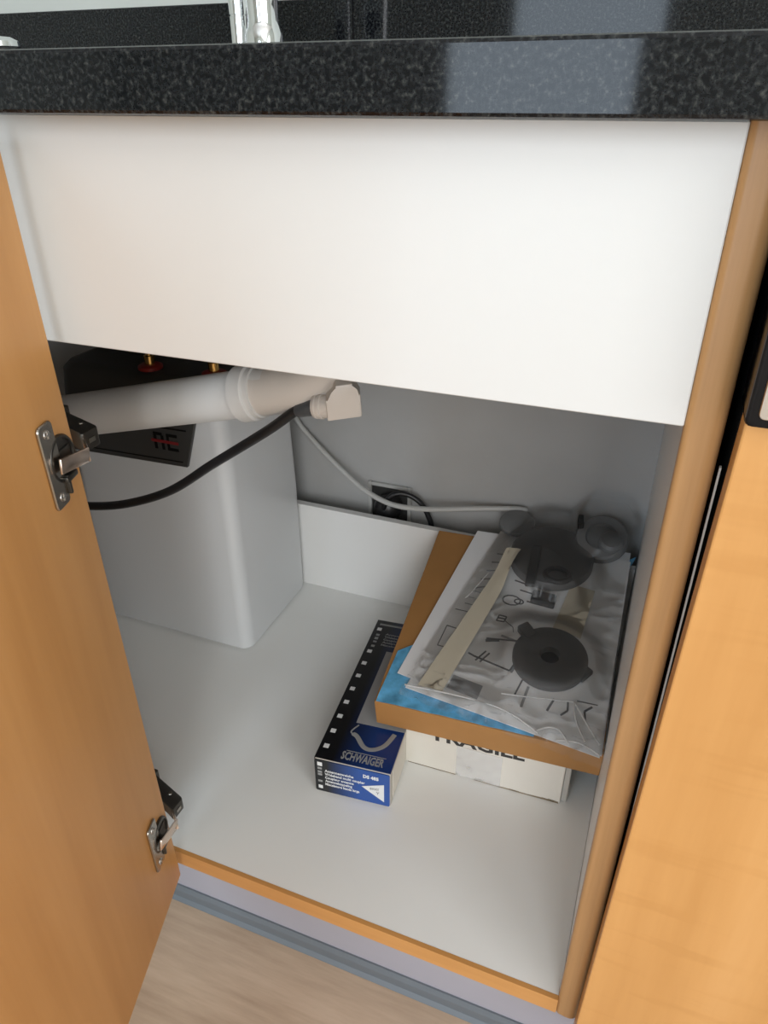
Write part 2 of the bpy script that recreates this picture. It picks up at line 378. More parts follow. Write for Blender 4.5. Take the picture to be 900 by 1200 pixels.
# ------------------------------------------------------------------ the open door (a part of the cabinet), with its hinges
UPV = Vector((0.0, -0.0147, 1.0)).normalized()
DA = Vector((0.283, -0.959, 0.0)); DA = (DA - UPV*DA.dot(UPV)).normalized()
DN = UPV.cross(DA) * -1                                   # out of the inner face
if DN.x < 0: DN = -DN
DO = Vector((-0.0012, -0.0115, 0.0))
D = Matrix.Identity(4)
for i in range(3): D[i][0] = DA[i]; D[i][1] = DN[i]; D[i][2] = UPV[i]; D[i][3] = DO[i]
def dp(a, h, z): return D @ Vector((a, h, z))
b = B(); box(b, 0, 0.445, -0.019, 0, -0.0205, 0.722, 0.0025, 3, D); door = part('door', b, M['door_wood'], cab, smooth=True, label='open beech cabinet door seen on its inner face')
def hinge(zc, dz, dx):
    b = B()
    prism(b, rrect(0.0265, 0.0460, -0.0325, 0.0325, 0.004, 4), 0.0, 0.0026, 0.0008, D @ Matrix.Translation((0, 0, zc)) @ Matrix(((1,0,0,0),(0,0,1,0),(0,1,0,0),(0,0,0,1))), 1)
    part('hinge_plate', b, M['nickel'], door, smooth=True)
    mx = D @ Matrix.Translation((0.0235, 0, zc)) @ Matrix(((1,0,0,0),(0,0,1,0),(0,-1,0,0),(0,0,0,1)))
    b = B(); lathe(b, [(0.0178, 0.0), (0.0180, 0.0018), (0.0172, 0.0030), (0.0155, 0.0032), (0.0148, 0.0014), (0.0, 0.0012)][:-1] + [(0.0005, 0.0013)], 32, mx)
    part('hinge_cup', b, M['nickel_dark'], door, smooth=True)
    b = B()
    box(b, 0.014, 0.030, 0.0014, 0.0060, zc-0.017, zc-0.0125, 0.001, 2, D)
    box(b, 0.0245, 0.0275, 0.0012, 0.0052, zc-0.027, zc-0.012, 0.001, 2, D)
    box(b, 0.012, 0.0335, 0.0012, 0.0024, zc-0.0085, zc+0.0070, 0.0005, 1, D)
    part('hinge_knuckle', b, M['nickel_dark'], door, smooth=True)
    for ds in (-0.0245, 0.0245):
        mx = D @ Matrix.Translation((0.0365, 0.0024, zc+ds)) @ Matrix(((1,0,0,0),(0,0,1,0),(0,-1,0,0),(0,0,0,1)))
        b = B(); lathe(b, [(0.0036, 0), (0.0034, 0.0006), (0.0020, 0.0010), (0.0004, 0.0011)], 16, mx); box(b, -0.0028, 0.0028, -0.0004, 0.0004, 0.0006, 0.0016, 0, 1, mx); box(b, -0.0004, 0.0004, -0.0028, 0.0028, 0.0006, 0.0016, 0, 1, mx)
        part('hinge_screw', b, M['steel'], door, smooth=True)
    # link from the cup to the arm, then the arm on its mounting plate behind the blind panel
    p0 = dp(0.0345, 0.0060, zc-0.001); p1 = Vector((-0.0205+dx, 0.0090, zc-0.0145+dz))
    pm = dp(-0.0010, 0.0080, zc-0.0085+dz*0.4)
    b = B()
    for qa, qb in ((p0, pm), (pm, p1)): box(b, -0.001, (qb-qa).length+0.001, -0.0012, 0.0012, -0.0058, 0.0058, 0.001, 2, frame(qa, qb-qa, (0, 0, 1)))
    part('hinge_link', b, M['copper'], door, smooth=True)
    b = B(); za = zc - 0.022 + dz
    prism(b, [(-0.070+dx, 0.0185), (-0.045+dx, 0.0180), (-0.0215+dx, 0.0075), (-0.0195+dx, 0.0085), (-0.0195+dx, 0.0250), (-0.0220+dx, 0.0270), (-0.070+dx, 0.0430)], za, za+0.0160, 0.0012)
    part('hinge_arm', b, M['nickel_dark'], door, smooth=True)
    b = B(); box(b, -0.0195+dx, -0.0188+dx, 0.0130, 0.0205, za+0.0060, za+0.0100); part('hinge_glint', b, M['nickel'], door)  # brighter nickel chip added to draw the glint on the arm's end face
    b = B(); lathe(b, [(0.0024, 0), (0.0020, 0.0006), (0.0005, 0.0008)], 16, Matrix.Translation((-0.036+dx, 0.0260, za+0.0159))); part('hinge_screw', b, M['nickel'], door, smooth=True)
    b = B(); box(b, -0.085, -0.066+dx, 0.0176, 0.046, za-0.004, za+0.020, 0.001, 2); part('hinge_mount', b, M['nickel_dark'], cab)
hinge(0.511, 0.0, 0.0); hinge(0.0825, -0.018, 0.007)

# ------------------------------------------------------------------ sink, tap and waste knob
sk = thing('sink', 'steel sink bowl hidden behind the white false front', 'sink', (-0.10, 0.28, 0.60))
b = B()
rings = []
for z, e, r in ((ZT0-0.001, 0.012, 0.05), (ZT0-0.001, 0.0, 0.045), (0.66, -0.004, 0.045), (0.625, -0.012, 0.05), (0.612, -0.03, 0.05)):
    rings.append([(x, y, z) for x, y in rrect(-0.34-e, 0.14+e, 0.10-e, 0.46+e, r)])
loft(b, rings); part('bowl', b, M['steel'], sk, smooth=True)
tp_ = thing('kitchen_tap', 'chrome kitchen tap standing on the granite at the upper edge', 'tap', (-0.11, 0.40, ZT1))
def vx(px, y):                                           # x on the worktop's far zone under a pixel column
    return px
b = B(); lathe(b, [(0.0108, 0), (0.0105, 0.048), (0.0098, 0.0484), (0.0098, 0.0494), (0.0105, 0.0498), (0.0105, 0.14), (0.009, 0.145), (0.001, 0.147)], 32, Matrix.Translation((-0.0905, 0.42, ZT1)))
part('tap_body', b, M['chrome'], tp_, smooth=True)
b = B(); lathe(b, [(0.0195, 0), (0.0195, 0.030), (0.0168, 0.036), (0.0155, 0.042), (0.0160, 0.055), (0.0170, 0.08), (0.0170, 0.16), (0.014, 0.17), (0.001, 0.172)], 36, Matrix.Translation((-0.0505, 0.40, ZT1)))
part('spout_column', b, M['chrome'], tp_, smooth=True)
b = B(); tube(b, spline([(-0.0505, 0.40, ZT1+0.15), (-0.0505, 0.39, ZT1+0.22), (-0.055, 0.34, ZT1+0.26), (-0.06, 0.28, ZT1+0.25), (-0.064, 0.25, ZT1+0.21)]), 0.012, 16)
part('spout', b, M['chrome'], tp_, smooth=True)
b = B(); lathe(b, [(0.022, 0), (0.022, 0.004), (0.0195, 0.006), (0.0195, 0.022), (0.021, 0.024), (0.020, 0.029), (0.012, 0.033), (0.001, 0.034)], 32, Matrix.Translation((-0.3695, 0.36, ZT1)))
kb = tag(part('waste_lever', b, M['chrome'], smooth=True, loc=(-0.3695, 0.36, ZT1)), 'small round chrome waste control on the worktop at the far left', 'sink control')

# ------------------------------------------------------------------ water heater
wh = thing('water_heater', 'white under-sink water heater with grey label and dark top', 'water heater', (-0.237, 0.42, 0.0))
HX0, HX1, HY0, HY1 = -0.372, -0.106, 0.320, 0.512
b = B()
rings = []
for z, e, r in ((0.0, -0.006, 0.016), (0.004, -0.001, 0.018), (0.010, 0.0, 0.018), (0.20, 0.0, 0.018), (0.3763, -0.003, 0.020)):
    rings.append([(x, y, z) for x, y in rrect(HX0-e, HX1+e, HY0-e, HY1+e, r, 8)])
loft(b, rings); part('body', b, M['heater'], wh, smooth=True)
b = B()
rings = []
for z, e, r in ((0.3765, -0.0030, 0.020), (0.415, -0.006, 0.022), (0.423, -0.012, 0.024), (0.425, -0.022, 0.026)):
    rings.append([(x, y, z) for x, y in rrect(HX0-e, HX1+e, HY0-e, HY1+e, r, 8)])
loft(b, rings); part('top_cap', b, M['heater_cap'], wh, smooth=True, label='dark grey top cap')
# label panel on the front, right edge slanting
LY = HY0
lm = Matrix(((1,0,0,0),(0,0,1,LY-0.0035),(0,1,0,0),(0,0,0,1)))
b = B(); prism(b, [(-0.360, 0.3000), (-0.1665, 0.3050), (-0.1440, 0.3740), (-0.360, 0.3740)], 0.0, 0.0050, 0.0008, lm, 1)
lb = part('label_panel', b, M['heater_label'], wh, label='dark grey label panel with red and black letters')
b = B()
prism(b, [(-0.355, 0.3075), (-0.172, 0.3115), (-0.172, 0.3130), (-0.355, 0.3090)], -0.0006, 0.0, 0, lm)
prism(b, [(-0.215, 0.3570), (-0.160, 0.3580), (-0.160, 0.3600), (-0.215, 0.3590)], -0.0006, 0.0, 0, lm)
part('groove_line', b, M['blackprint'], lb)
def lbar(b, x0, x1, z0, z1): box(b, x0, x1, LY-0.0042, LY-0.0034, z0, z1)
ax, az = -0.2130, 0.3265
b = B()
lbar(b, ax, ax+0.0040, az, az+0.0240); lbar(b, ax+0.0040, ax+0.0135, az+0.0200, az+0.0240); lbar(b, ax+0.0115, ax+0.0155, az, az+0.0200)
lbar(b, ax+0.0205, ax+0.0240, az, az+0.0240); lbar(b, ax+0.0240, ax+0.0370, az+0.0200, az+0.0240); lbar(b, ax+0.0240, ax+0.0370, az, az+0.0040)
part('lettering', b, M['blackprint'], lb)
b = B(); box(b, ax-0.004, ax+0.0385, LY-0.0046, LY-0.0040, az+0.0100, az+0.0140); part('red_bar', b, M['redprint'], lb)
for i, (x, y) in enumerate(((-0.227, 0.350), (-0.133, 0.356))):
    b = B(); lathe(b, [(0.016, 0.0), (0.016, 0.004), (0.012, 0.006), (0.009, 0.0062)], 24, Matrix.Translation((x, y, 0.4245)))
    rg = part('connector_ring', b, M['red'], wh, smooth=True, label='dark red plastic ring')
    b = B(); tube(b, [(x, y, 0.427), (x, y, 0.442), (x, y, 0.443), (x, y, 0.600)], [0.0068, 0.0068, 0.0045, 0.0045], 16)
    part('water_pipe', b, M['brass'], wh, smooth=True, label='brass water pipe')
b = B(); tube(b, spline([(-0.47, 0.42, 0.43), (-0.40, 0.44, 0.44), (-0.35, 0.46, 0.46), (-0.28, 0.50, 0.55)]), 0.006, 10)
tag(part('flexible_hose', b, M['rubber'], smooth=True, loc=(-0.40, 0.38, 0.44)), 'thin dark hose rising behind the open door above the heater', 'hose')

# ------------------------------------------------------------------ drain pipe
dr = thing('drain_pipe', 'off-white plastic drain pipe with collar and hose nozzle under the sink', 'pipe', (0.0, 0.215, 0.46))
PA, PB_ = Vector((-0.46, 0.215, 0.3525)), Vector((0.006, 0.2150, 0.4695))
pd = (PB_-PA).normalized()
b = B(); tube(b, [PA, PB_ + pd*0.03], 0.0250, 32); part('pipe', b, M['pipe'], dr, smooth=True)
b = B(); c0 = PB_ - pd*0.009
tube(b, [c0, c0+pd*0.001, c0+pd*0.0165, c0+pd*0.0175, c0+pd*0.018, c0+pd*0.024, c0+pd*0.0245], [0.0265, 0.0295, 0.0295, 0.0285, 0.0272, 0.0272, 0.0255], 36)
part('collar', b, M['pipe'], dr, smooth=True)
b = B(); e0 = c0 + pd*0.022
tube(b, spline([e0, e0+pd*0.03, (0.072, 0.216, 0.487), (0.096, 0.222, 0.505), (0.104, 0.226, 0.535), (0.104, 0.226, 0.613)], 8), 0.0250, 32)
part('elbow', b, M['pipe2'], dr, smooth=True)
# hose nozzle and its angular housing at the front of the elbow
hz = Vector((0.1240, 0.190, 0.4855))
b = B()
prism(b, [(-0.0165, -0.0185), (0.0155, -0.0165), (0.0168, -0.0150), (0.0168, 0.0060), (0.0125, 0.0110), (0.0098, 0.0175), (-0.0065, 0.0165), (-0.0092, 0.0090), (-0.0165, 0.0025)], -0.0, 0.024, 0.0015,
      frame(hz, (0.90, 0.43, 0.05), (-0.43, 0.9, 0.0)) @ Matrix(((1,0,0,0),(0,-1,0,0),(0,0,1,0),(0,0,0,1))), 2)
part('nozzle_housing', b, M['pipe2'], dr, smooth=True)
nx = Vector((-1, -0.02, -0.16)).normalized(); n0 = hz + Vector((-0.0140, 0.006, -0.0085))
b = B(); tube(b, [n0, n0+nx*0.010, n0+nx*0.0105, n0+nx*0.013, n0+nx*0.0135, n0+nx*0.0155, n0+nx*0.016, n0+nx*0.019], [0.0112, 0.0112, 0.0122, 0.0122, 0.0112, 0.0112, 0.0120, 0.0112], 24)
part('hose_nozzle', b, M['pipe2'], dr, smooth=True)
n1 = n0 + nx*0.017; nh = Vector((-1, -0.02, -0.34)).normalized()

# black waste hose
hs = thing('waste_hose', 'black rubber hose curving from the drain nozzle across the heater', 'hose', (0.0, 0.21, 0.40))
hp = HOSE = [n1 + nh*0.018, n1 + nh*0.026, (0.0340, 0.195, 0.4390), (-0.0445, 0.206, 0.3830), (-0.1088, 0.207, 0.3369), (-0.1761, 0.207, 0.3061), (-0.2356, 0.207, 0.2903), (-0.30, 0.207, 0.283), (-0.42, 0.22, 0.28)]
b = B(); tube(b, spline(hp), 0.0052, 14); part('hose', b, M['rubber'], hs, smooth=True)
b = B(); tube(b, [n1, n1+nh*0.006, n1+nh*0.022, n1+nh*0.024], [0.0078, 0.0080, 0.0066, 0.0055], 18); part('hose_end', b, M['sleeve'], hs, smooth=True, label='dark grey rubber hose end')

# ------------------------------------------------------------------ socket, plug, cables
so = thing('wall_socket', 'open grey socket box low on the wall behind the back rail', 'socket', (0.02, YB-0.002, 0.16))
b = B()
sx0, sx1, sz0, sz1, sy = -0.012, 0.062, 0.115, 0.192, YB-0.0022
for r in ((sx0, sx0+0.006, sz0, sz1), (sx1-0.006, sx1, sz0, sz1), (sx0+0.006, sx1-0.006, sz1-0.006, sz1), (sx0+0.006, sx1-0.006, sz0, sz0+0.006)): box(b, r[0], r[1], sy-0.006, sy, r[2], r[3], 0.001, 1)
part('socket_frame', b, M['cable'], so)
b = B(); box(b, sx0+0.006, sx1-0.006, sy-0.002, sy, sz0+0.006, sz1-0.006); part('socket_recess', b, M['heater_label'], so)
pg = thing('power_plug', 'black power plug with a black flex looping over to the right', 'plug', (0.025, 0.55, 0.15))
b = B(); lathe(b, [(0.021, 0), (0.0225, 0.006), (0.0225, 0.016), (0.018, 0.024), (0.010, 0.030), (0.001, 0.031)], 28, frame((0.026, sy-0.0022, 0.156), (1, 0, 0), (0, -1, 0)))
part('plug_body', b, M['rubber'], pg, smooth=True)
b = B(); tube(b, spline([(0.026, 0.546, 0.158), (0.028, 0.5395, 0.172), (0.040, 0.543, 0.189), (0.060, 0.548, 0.192), (0.082, 0.551, 0.181), (0.097, 0.552, 0.158), (0.104, 0.552, 0.130), (0.106, 0.552, 0.06), (0.106, 0.552, 0.005)]), 0.0042, 12)
part('flex', b, M['rubber'], pg, smooth=True)
b = B(); tube(b, spline([(-0.150, 0.545, 0.40), (-0.145, 0.560, 0.330), (-0.1327, 0.560, 0.2860), (-0.096, 0.555, 0.250), (-0.048, 0.546, 0.2160), (-0.004, 0.5380, 0.1910), (0.045, 0.5310, 0.1790), (0.100, 0.5350, 0.1800), (0.160, 0.545, 0.188), (0.2300, 0.5620, 0.1935), (0.2480, 0.5660, 0.1915)]), 0.0042, 12)
tag(part('grey_cable', b, M['cable'], smooth=True, loc=(-0.01, 0.55, 0.19)), 'light grey cable sagging along the back wall', 'cable')

# ------------------------------------------------------------------ blue carton on the cabinet floor
BX = Vector((0.0937, 0.0090, 0)).normalized()
BM = frame((0.0975, 0.1322, 0.0), BX, (0, 0, 1))
BW, BL, BH = 0.0945, 0.270, 0.0560
ct = thing('electronics_carton', 'long black and blue printed carton lying on the white cabinet floor', 'carton', BM.translation)
def bpart(name, bm, material, parent, smooth=False, label=None):
    """mesh written in the carton's own frame: the object carries the carton's turn, so print follows the box"""
    me = bpy.data.meshes.new(name); bm.to_mesh(me); bm.free(); me.materials.append(material)
    o = bpy.data.objects.new(name, me); COL.objects.link(o); o.parent = parent
    o.matrix_parent_inverse = Matrix.Identity(4)
    o.matrix_local = parent_local(parent)
    if label: o['label'] = label
    return o
def parent_local(parent):
    if parent == ct: r = BM.copy(); r.translation = (0, 0, 0); return r
    return Matrix.Identity(4)
b = B(); box(b, 0.0006, BW-0.0006, 0.0006, BL-0.0006, 0.0, BH-0.0006, 0.0012, 1); bpart('carton_body', b, M['board_edge'], ct)
b = B(); box(b, 0.0, BW-0.0005, 0.0012, BL, BH-0.0007, BH, 0.0003, 1); lid = bpart('top_flap', b, M['blue_top'], ct)
b = B(); prism(b, rrect(0.0004, BW-0.0012, 0.0012, BH-0.0015, 0.0022, 3), -0.0007, 0.0004, 0, Matrix(((1,0,0,0),(0,0,1,0),(0,1,0,0),(0,0,0,1)))); frt = bpart('front_flap', b, M['blue_front'], ct)
b = B(); box(b, 0.0, 0.0006, 0.001, BL-0.001, 0.001, BH-0.001); bpart('side_flap', b, M['blackprint'], ct)
b = B(); box(b, BW-0.0007, BW, 0.010, BL-0.010, 0.004, BH-0.004); bpart('side_flap', b, M['carton_white'], ct)
TZ = BH + 0.0001
def flat(b, x0, x1, y0, y1): box(b, x0, x1, y0, y1, TZ-0.0002, TZ+0.0002)
for y0 in (0.0178, 0.0426, 0.0679, 0.0934, 0.1185, 0.1443, 0.1702, 0.1958, 0.2459):
    b = B(); flat(b, 0.0050, 0.0115, y0, y0+0.0062); bpart('white_square', b, M['white_print'], lid)
for y0, s0 in ((0.2340, 0.0040), (0.2260, 0.0048), (0.2190, 0.0034), (0.2090, 0.0040)):
    b = B(); flat(b, 0.0070, 0.0120, y0, y0+s0); bpart('grey_square', b, M['grey_print'], lid)
b = B(); flat(b, 0.006, 0.0940, BL-0.0115, BL-0.0080); bpart('end_stripe', b, M['grey_print'], lid)
b = B()
for k, (x0, x1) in enumerate(((0.020, 0.075), (0.020, 0.080), (0.020, 0.070), (0.020, 0.078), (0.020, 0.066))): 
    s = ('Antennenweiche', 'Wideband multi coupler', 'Coupleur antenne', 'Antennekoppeling', 'Miscelatore banda')[k]
    addbm(b, text_bm(s, 0.0052, Matrix.Translation((x0, 0.2385-0.0060*k, TZ)), 0.0002, 0.0001, x1-x0))
bpart('small_lettering', b, M['grey_print'], lid)
b = B(); prism(b, [(0.0315, 0.0660), (0.0945, 0.0660), (0.0945, 0.2040), (0.0315, 0.2040)], TZ-0.0002, TZ+0.0002); bpart('grey_field', b, M['print_light'], lid)
b = B(); tube(b, spline([(0.0360, 0.0630, 0), (0.0300, 0.0500, 0), (0.0390, 0.0450, 0), (0.0520, 0.0310, 0), (0.0640, 0.0300, 0), (0.0760, 0.0400, 0), (0.0830, 0.0600, 0)], 6), [0.0010]*9 + [0.0030]*28, 8, Matrix.Translation((0, 0, TZ)) @ Matrix.Diagonal((1, 1, 0.06, 1))); bpart('cable_picture', b, M['grey_print'], lid)
b = text_bm('SCHWAIGER', 0.0165, Matrix.Translation((0.0305, 0.0075, TZ)), 0.0002, 0.0004, 0.0520); bpart('lettering', b, M['grey_print'], lid)
b = B(); flat(b, 0.034, 0.083, 0.0205, 0.0212); bpart('thin_line', b, M['grey_print'], lid)
FM = Matrix(((1,0,0,0),(0,0,-1,-0.0008),(0,1,0,0),(0,0,0,1)))
for (x, z, s) in ((0.0040, 0.0450, 0.0062), (0.0040, 0.0060, 0.0055)):
    b = B(); box(b, x, x+s, -0.0011, -0.0006, z, z+s, 0.0002, 1); bpart('white_square', b, M['white_print'], frt)
for z, s in ((0.0390, 0.0034), (0.0330, 0.0034), (0.0285, 0.0034), (0.0170, 0.0034)):
    b = B(); box(b, 0.0040, 0.0095, -0.0010, -0.0006, z, z+s, 0.0002, 1); bpart('grey_square', b, M['grey_print'], frt)
b = B()
for k, (s, wd) in enumerate((('Antennenweiche', 0.036), ('Wideband multi coupler', 0.050), ('Coupleur antenne', 0.036), ('Antennekoppeling', 0.034), ('Miscelatore banda larga', 0.043))):
    addbm(b, text_bm(s, 0.0056, FM @ Matrix.Translation((0.0130, 0.0365-0.0058*k, 0)), 0.0002, 0.00012, wd))
bpart('small_lettering', b, M['white_print'], frt)
b = text_bm('DS 485', 0.0072, FM @ Matrix.Translation((0.0610, 0.0420, 0)), 0.0002, 0.0003, 0.0190); bpart('type_number', b, M['white_print'], frt)
b = B(); prism(b, [(0.0590, 0.0265), (0.0865, 0.0075), (0.0865, 0.0370)], -0.0003, 0.0003, 0, FM); tri = bpart('white_triangle', b, M['white_print'], frt)
b = text_bm('4WAY', 0.0055, FM @ Matrix.Translation((0.0690, 0.0240, 0.0004)) @ Matrix.Rotation(0.12, 4, 'Z'), 0.0002, 0.0001, 0.0120)
addbm(b, text_bm('Y', 0.0060, FM @ Matrix.Translation((0.0770, 0.0185, 0.0004)), 0.0002, 0.0001))
bpart('triangle_lettering', b, M['grey_print'], frt)

# ------------------------------------------------------------------ cream FRAGILE carton
fc = thing('fragile_carton', 'cream carton lettered FRAGILE under the flat brown box', 'carton', (0.284, 0.33, 0.0))
FX = Vector((0.2017, 0.0062, 0)).normalized(); FF = frame((0.1835, 0.2135, 0.0), FX, (0, 0, 1))
FW, FD, FH = 0.2015, 0.215, 0.0655
b = B(); box(b, 0.0, FW-0.007, 0.0, FD, 0.0, FH, 0.0012, 2, FF); fb = part('carton_body', b, M['carton_white'], fc)
b = B(); box(b, FW-0.0072, FW, 0.0035, FD-0.003, 0.0005, FH-0.003, 0.0010, 1, FF); part('end_flap', b, M['board_edge'], fc)
b = B()
for k in range(26):
    x = 0.090 + (FW-0.009-0.090)*k/26; h = 0.0016 + 0.0012*noise.noise((k*0.7, 1.3, 0))
    box(b, x, x+(FW-0.009-0.090)/26+0.0002, -0.0004, 0.0004, 0.0, max(0.0008, h + (0.001 if k > 18 else 0)), 0, 1, FF)
box(b, 0.004, 0.066, -0.0003, 0.0004, 0.0, 0.0007, 0, 1, FF)
part('worn_edge', b, M['scuff'], fb)
b = text_bm('FRAGILE', 0.0190, FF @ Matrix(((1,0,0,0.0385),(0,0,-1,-0.0002),(0,1,0,0.0512),(0,0,0,1))) @ Matrix.Rotation(math.radians(2.2), 4, 'Z') @ Matrix.Diagonal((1, 1.3, 1, 1)), 0.0002, 0.0006, 0.1090); part('lettering', b, M['ink'], fb)
b = B()
g = 14
for k in range(1):
    t_ = bmesh.new(); vs = []
    for j in range(9):
        for i in range(g+1):
            u = i/g; v = j/8
            vs.append(t_.verts.new((0.066+0.056*u, -0.0008-0.0012*abs(noise.noise((u*4, v*5, 3))), 0.0015+0.050*v)))
    for j in range(8):
        for i in range(g): a = j*(g+1)+i; t_.faces.new((vs[a], vs[a+1], vs[a+g+2], vs[a+g+1]))
    merge(b, t_, FF)
part('clear_tape', b, M['tape'], fc, smooth=True)

# ------------------------------------------------------------------ flat brown box, leaning up to the back rail
TO = Vector((0.14938, 0.19478, 0.10714))
TU = Vector((0.99804529, 0.06249477, 0.0)); TWv = Vector((-0.06136665, 0.98002909, 0.18914838)); TN = TU.cross(TWv)
T = Matrix.Identity(4)
for i in range(3): T[i][0] = TU[i]; T[i][1] = TWv[i]; T[i][2] = TN[i]; T[i][3] = TO[i]
TB = T.copy()
T = TB @ Matrix(((0.98279593, -0.00122648, 0, 0.00230146), (-0.00208392, 1.01521881, 0, -0.01216491), (0, 0, 1, 0), (0, 0, 0, 1)))   # frame of the sheets, laid a little askew on the box
def tpt(u, v, h=0): return T @ Vector((u, v, h))
b = B(); box(b, 0.0, 0.2665, 0.0, 0.3150, -0.0440, 0.0, 0.0012, 2, TB)
tag(part('flat_box', b, M['carton_brown'], loc=tuple(tpt(0.13, 0.15, -0.0408))), 'flat orange-brown box sloping up to the back rail on the cream carton', 'box')

def sheet(quad, h0, n=24, amp=0.0, sc=30, seed=0, thick=0.0, hf=None):
    """sheet in the tilted frame over a quad (fl, fr, br, bl)"""
    t_ = bmesh.new(); top = []
    fl_, fr_, br_, bl_ = [Vector((*q, 0)) for q in quad]
    for j in range(n+1):
        for i in range(n+1):
            u, v = i/n, j/n
            p = (fl_*(1-u)+fr_*u)*(1-v) + (bl_*(1-u)+br_*u)*v
            h = h0 + amp*noise.noise((p.x*sc, p.y*sc, seed)) + (hf(p.x, p.y, u, v) if hf else 0)
            top.append(t_.verts.new((p.x, p.y, h)))
    for j in range(n):
        for i in range(n): a = j*(n+1)+i; t_.faces.new((top[a], top[a+1], top[a+n+2], top[a+n+1]))
    if thick:
        r = bmesh.ops.extrude_face_region(t_, geom=list(t_.faces))
        vs = [e for e in r['geom'] if isinstance(e, bmesh.types.BMVert)]
        bmesh.ops.translate(t_, verts=vs, vec=(0, 0, thick))
    b = B(); merge(b, t_, T); return b

b = sheet(((0.000, 0.0128), (0.190, 0.0138), (0.2862, 0.332), (0.004, 0.090)), 0.0012, 26, 0.0012, 55, 2, 0.0006)
tag(part('blue_sleeve', b, M['blue_film'], smooth=True, loc=tuple(tpt(0.1, 0.1))), 'crumpled blue plastic sleeve lying on the flat brown box', 'plastic sleeve')
q1 = ((0.0140, 0.0560), (0.2660, 0.0080), (0.2780, 0.3350), (0.0560, 0.3300))
b = sheet(q1, 0.0032, 20, 0.0005, 14, 5, 0.0010); shl = tag(part('instruction_sheet', b, M['paper2'], smooth=True, loc=tuple(tpt(0.1, 0.2))), 'lower white instruction sheet sticking out left beneath the bag', 'sheet')
q2 = ((0.0300, 0.0370), (0.2640, 0.0040), (0.2790, 0.3150), (0.0900, 0.3350))
b = sheet(q2, 0.0052, 20, 0.0004, 14, 9, 0.0008)
ins = tag(part('instruction_sheet', b, M['paper'], smooth=True, loc=tuple(tpt(0.12, 0.2))), 'upper white instruction sheet with printed fitting diagrams inside the clear bag', 'sheet')
PH = 0.0062
def line(b, p, q, wd=0.0012):
    p = Vector((*p, 0)); q = Vector((*q, 0)); d = q-p
    box(b, 0, d.length, -wd/2, wd/2, PH-0.0002, PH+0.0004, 0, 1, T @ frame(p, d, (0, 0, 1)))
def pl_(b, pts, wd=0.0012):
    for a, c in zip(pts, pts[1:]): line(b, a, c, wd)
def fig(*strokes, mt='print'):
    b = B()
    for pts, wd in strokes: pl_(b, pts, wd)
    part('printed_figure', b, M[mt], ins)
def loop(cx, cy, r): return [(cx + r*math.cos(a*math.pi/6), cy + 0.7*r*math.sin(a*math.pi/6)) for a in range(13)]
# T, panels, arrows, rings of the assembly drawing
fig(([(0.078, 0.151), (0.087, 0.175)], 0.0032), ([(0.060, 0.172), (0.095, 0.170)], 0.001))
fig(([(0.085, 0.138), (0.056, 0.142), (0.052, 0.108), (0.080, 0.106)], 0.0011))
fig(([(0.093, 0.106), (0.101, 0.103), (0.148, 0.092), (0.161, 0.130)], 0.0022), ([(0.104, 0.097), (0.114, 0.114)], 0.002), ([(0.110, 0.096), (0.119, 0.112)], 0.002))
fig(([(0.110, 0.134), (0.155, 0.140)], 0.002), ([(0.110, 0.130), (0.127, 0.135)], 0.004))
fig(([(0.117, 0.166), (0.127, 0.166), (0.129, 0.175), (0.119, 0.176), (0.117, 0.166)], 0.0018), ([(0.118, 0.171), (0.128, 0.171)], 0.002), ([(0.128, 0.168), (0.140, 0.160), (0.142, 0.152)], 0.0009))
fig((loop(0.130, 0.205, 0.012), 0.0018), (loop(0.140, 0.205, 0.006), 0.0018))
fig(([(0.125, 0.258), (0.150, 0.250)], 0.0028)); fig(([(0.128, 0.242), (0.154, 0.236)], 0.0022))
fig(([(0.138, 0.226), (0.160, 0.222), (0.166, 0.214), (0.160, 0.207), (0.150, 0.208)], 0.0022))
fig(([(0.160, 0.060), (0.166, 0.085)], 0.002)); fig(([(0.200, 0.048), (0.206, 0.066)], 0.0026)); fig(([(0.216, 0.046), (0.223, 0.054), (0.222, 0.067)], 0.0022))
fig(([(0.244, 0.046), (0.242, 0.058), (0.250, 0.066)], 0.0026)); fig(([(0.232, 0.070), (0.256, 0.070)], 0.0016))
for z in range(0, 9, 2): fig(([(0.078+0.002*z, 0.215+0.009*z), (0.093+0.004*z, 0.222+0.0085*z)], 0.0018), mt='print_light')
for k in range(3): fig(([(0.070+0.003*k, 0.185+0.012*k), (0.108, 0.183+0.012*k)], 0.0009), mt='print_light')
fig(([(0.150, 0.090), (0.164, 0.135), (0.128, 0.143)], 0.003), mt='print_light'); fig(([(0.170, 0.045), (0.174, 0.075)], 0.003), mt='print_light')
b = B(); prism(b, [(0.0790, 0.0490), (0.1180, 0.0420), (0.1210, 0.0620), (0.0830, 0.0690)], PH-0.0002, PH+0.0005, 0, T); part('printed_grey_bar', b, M['print_light'], ins)

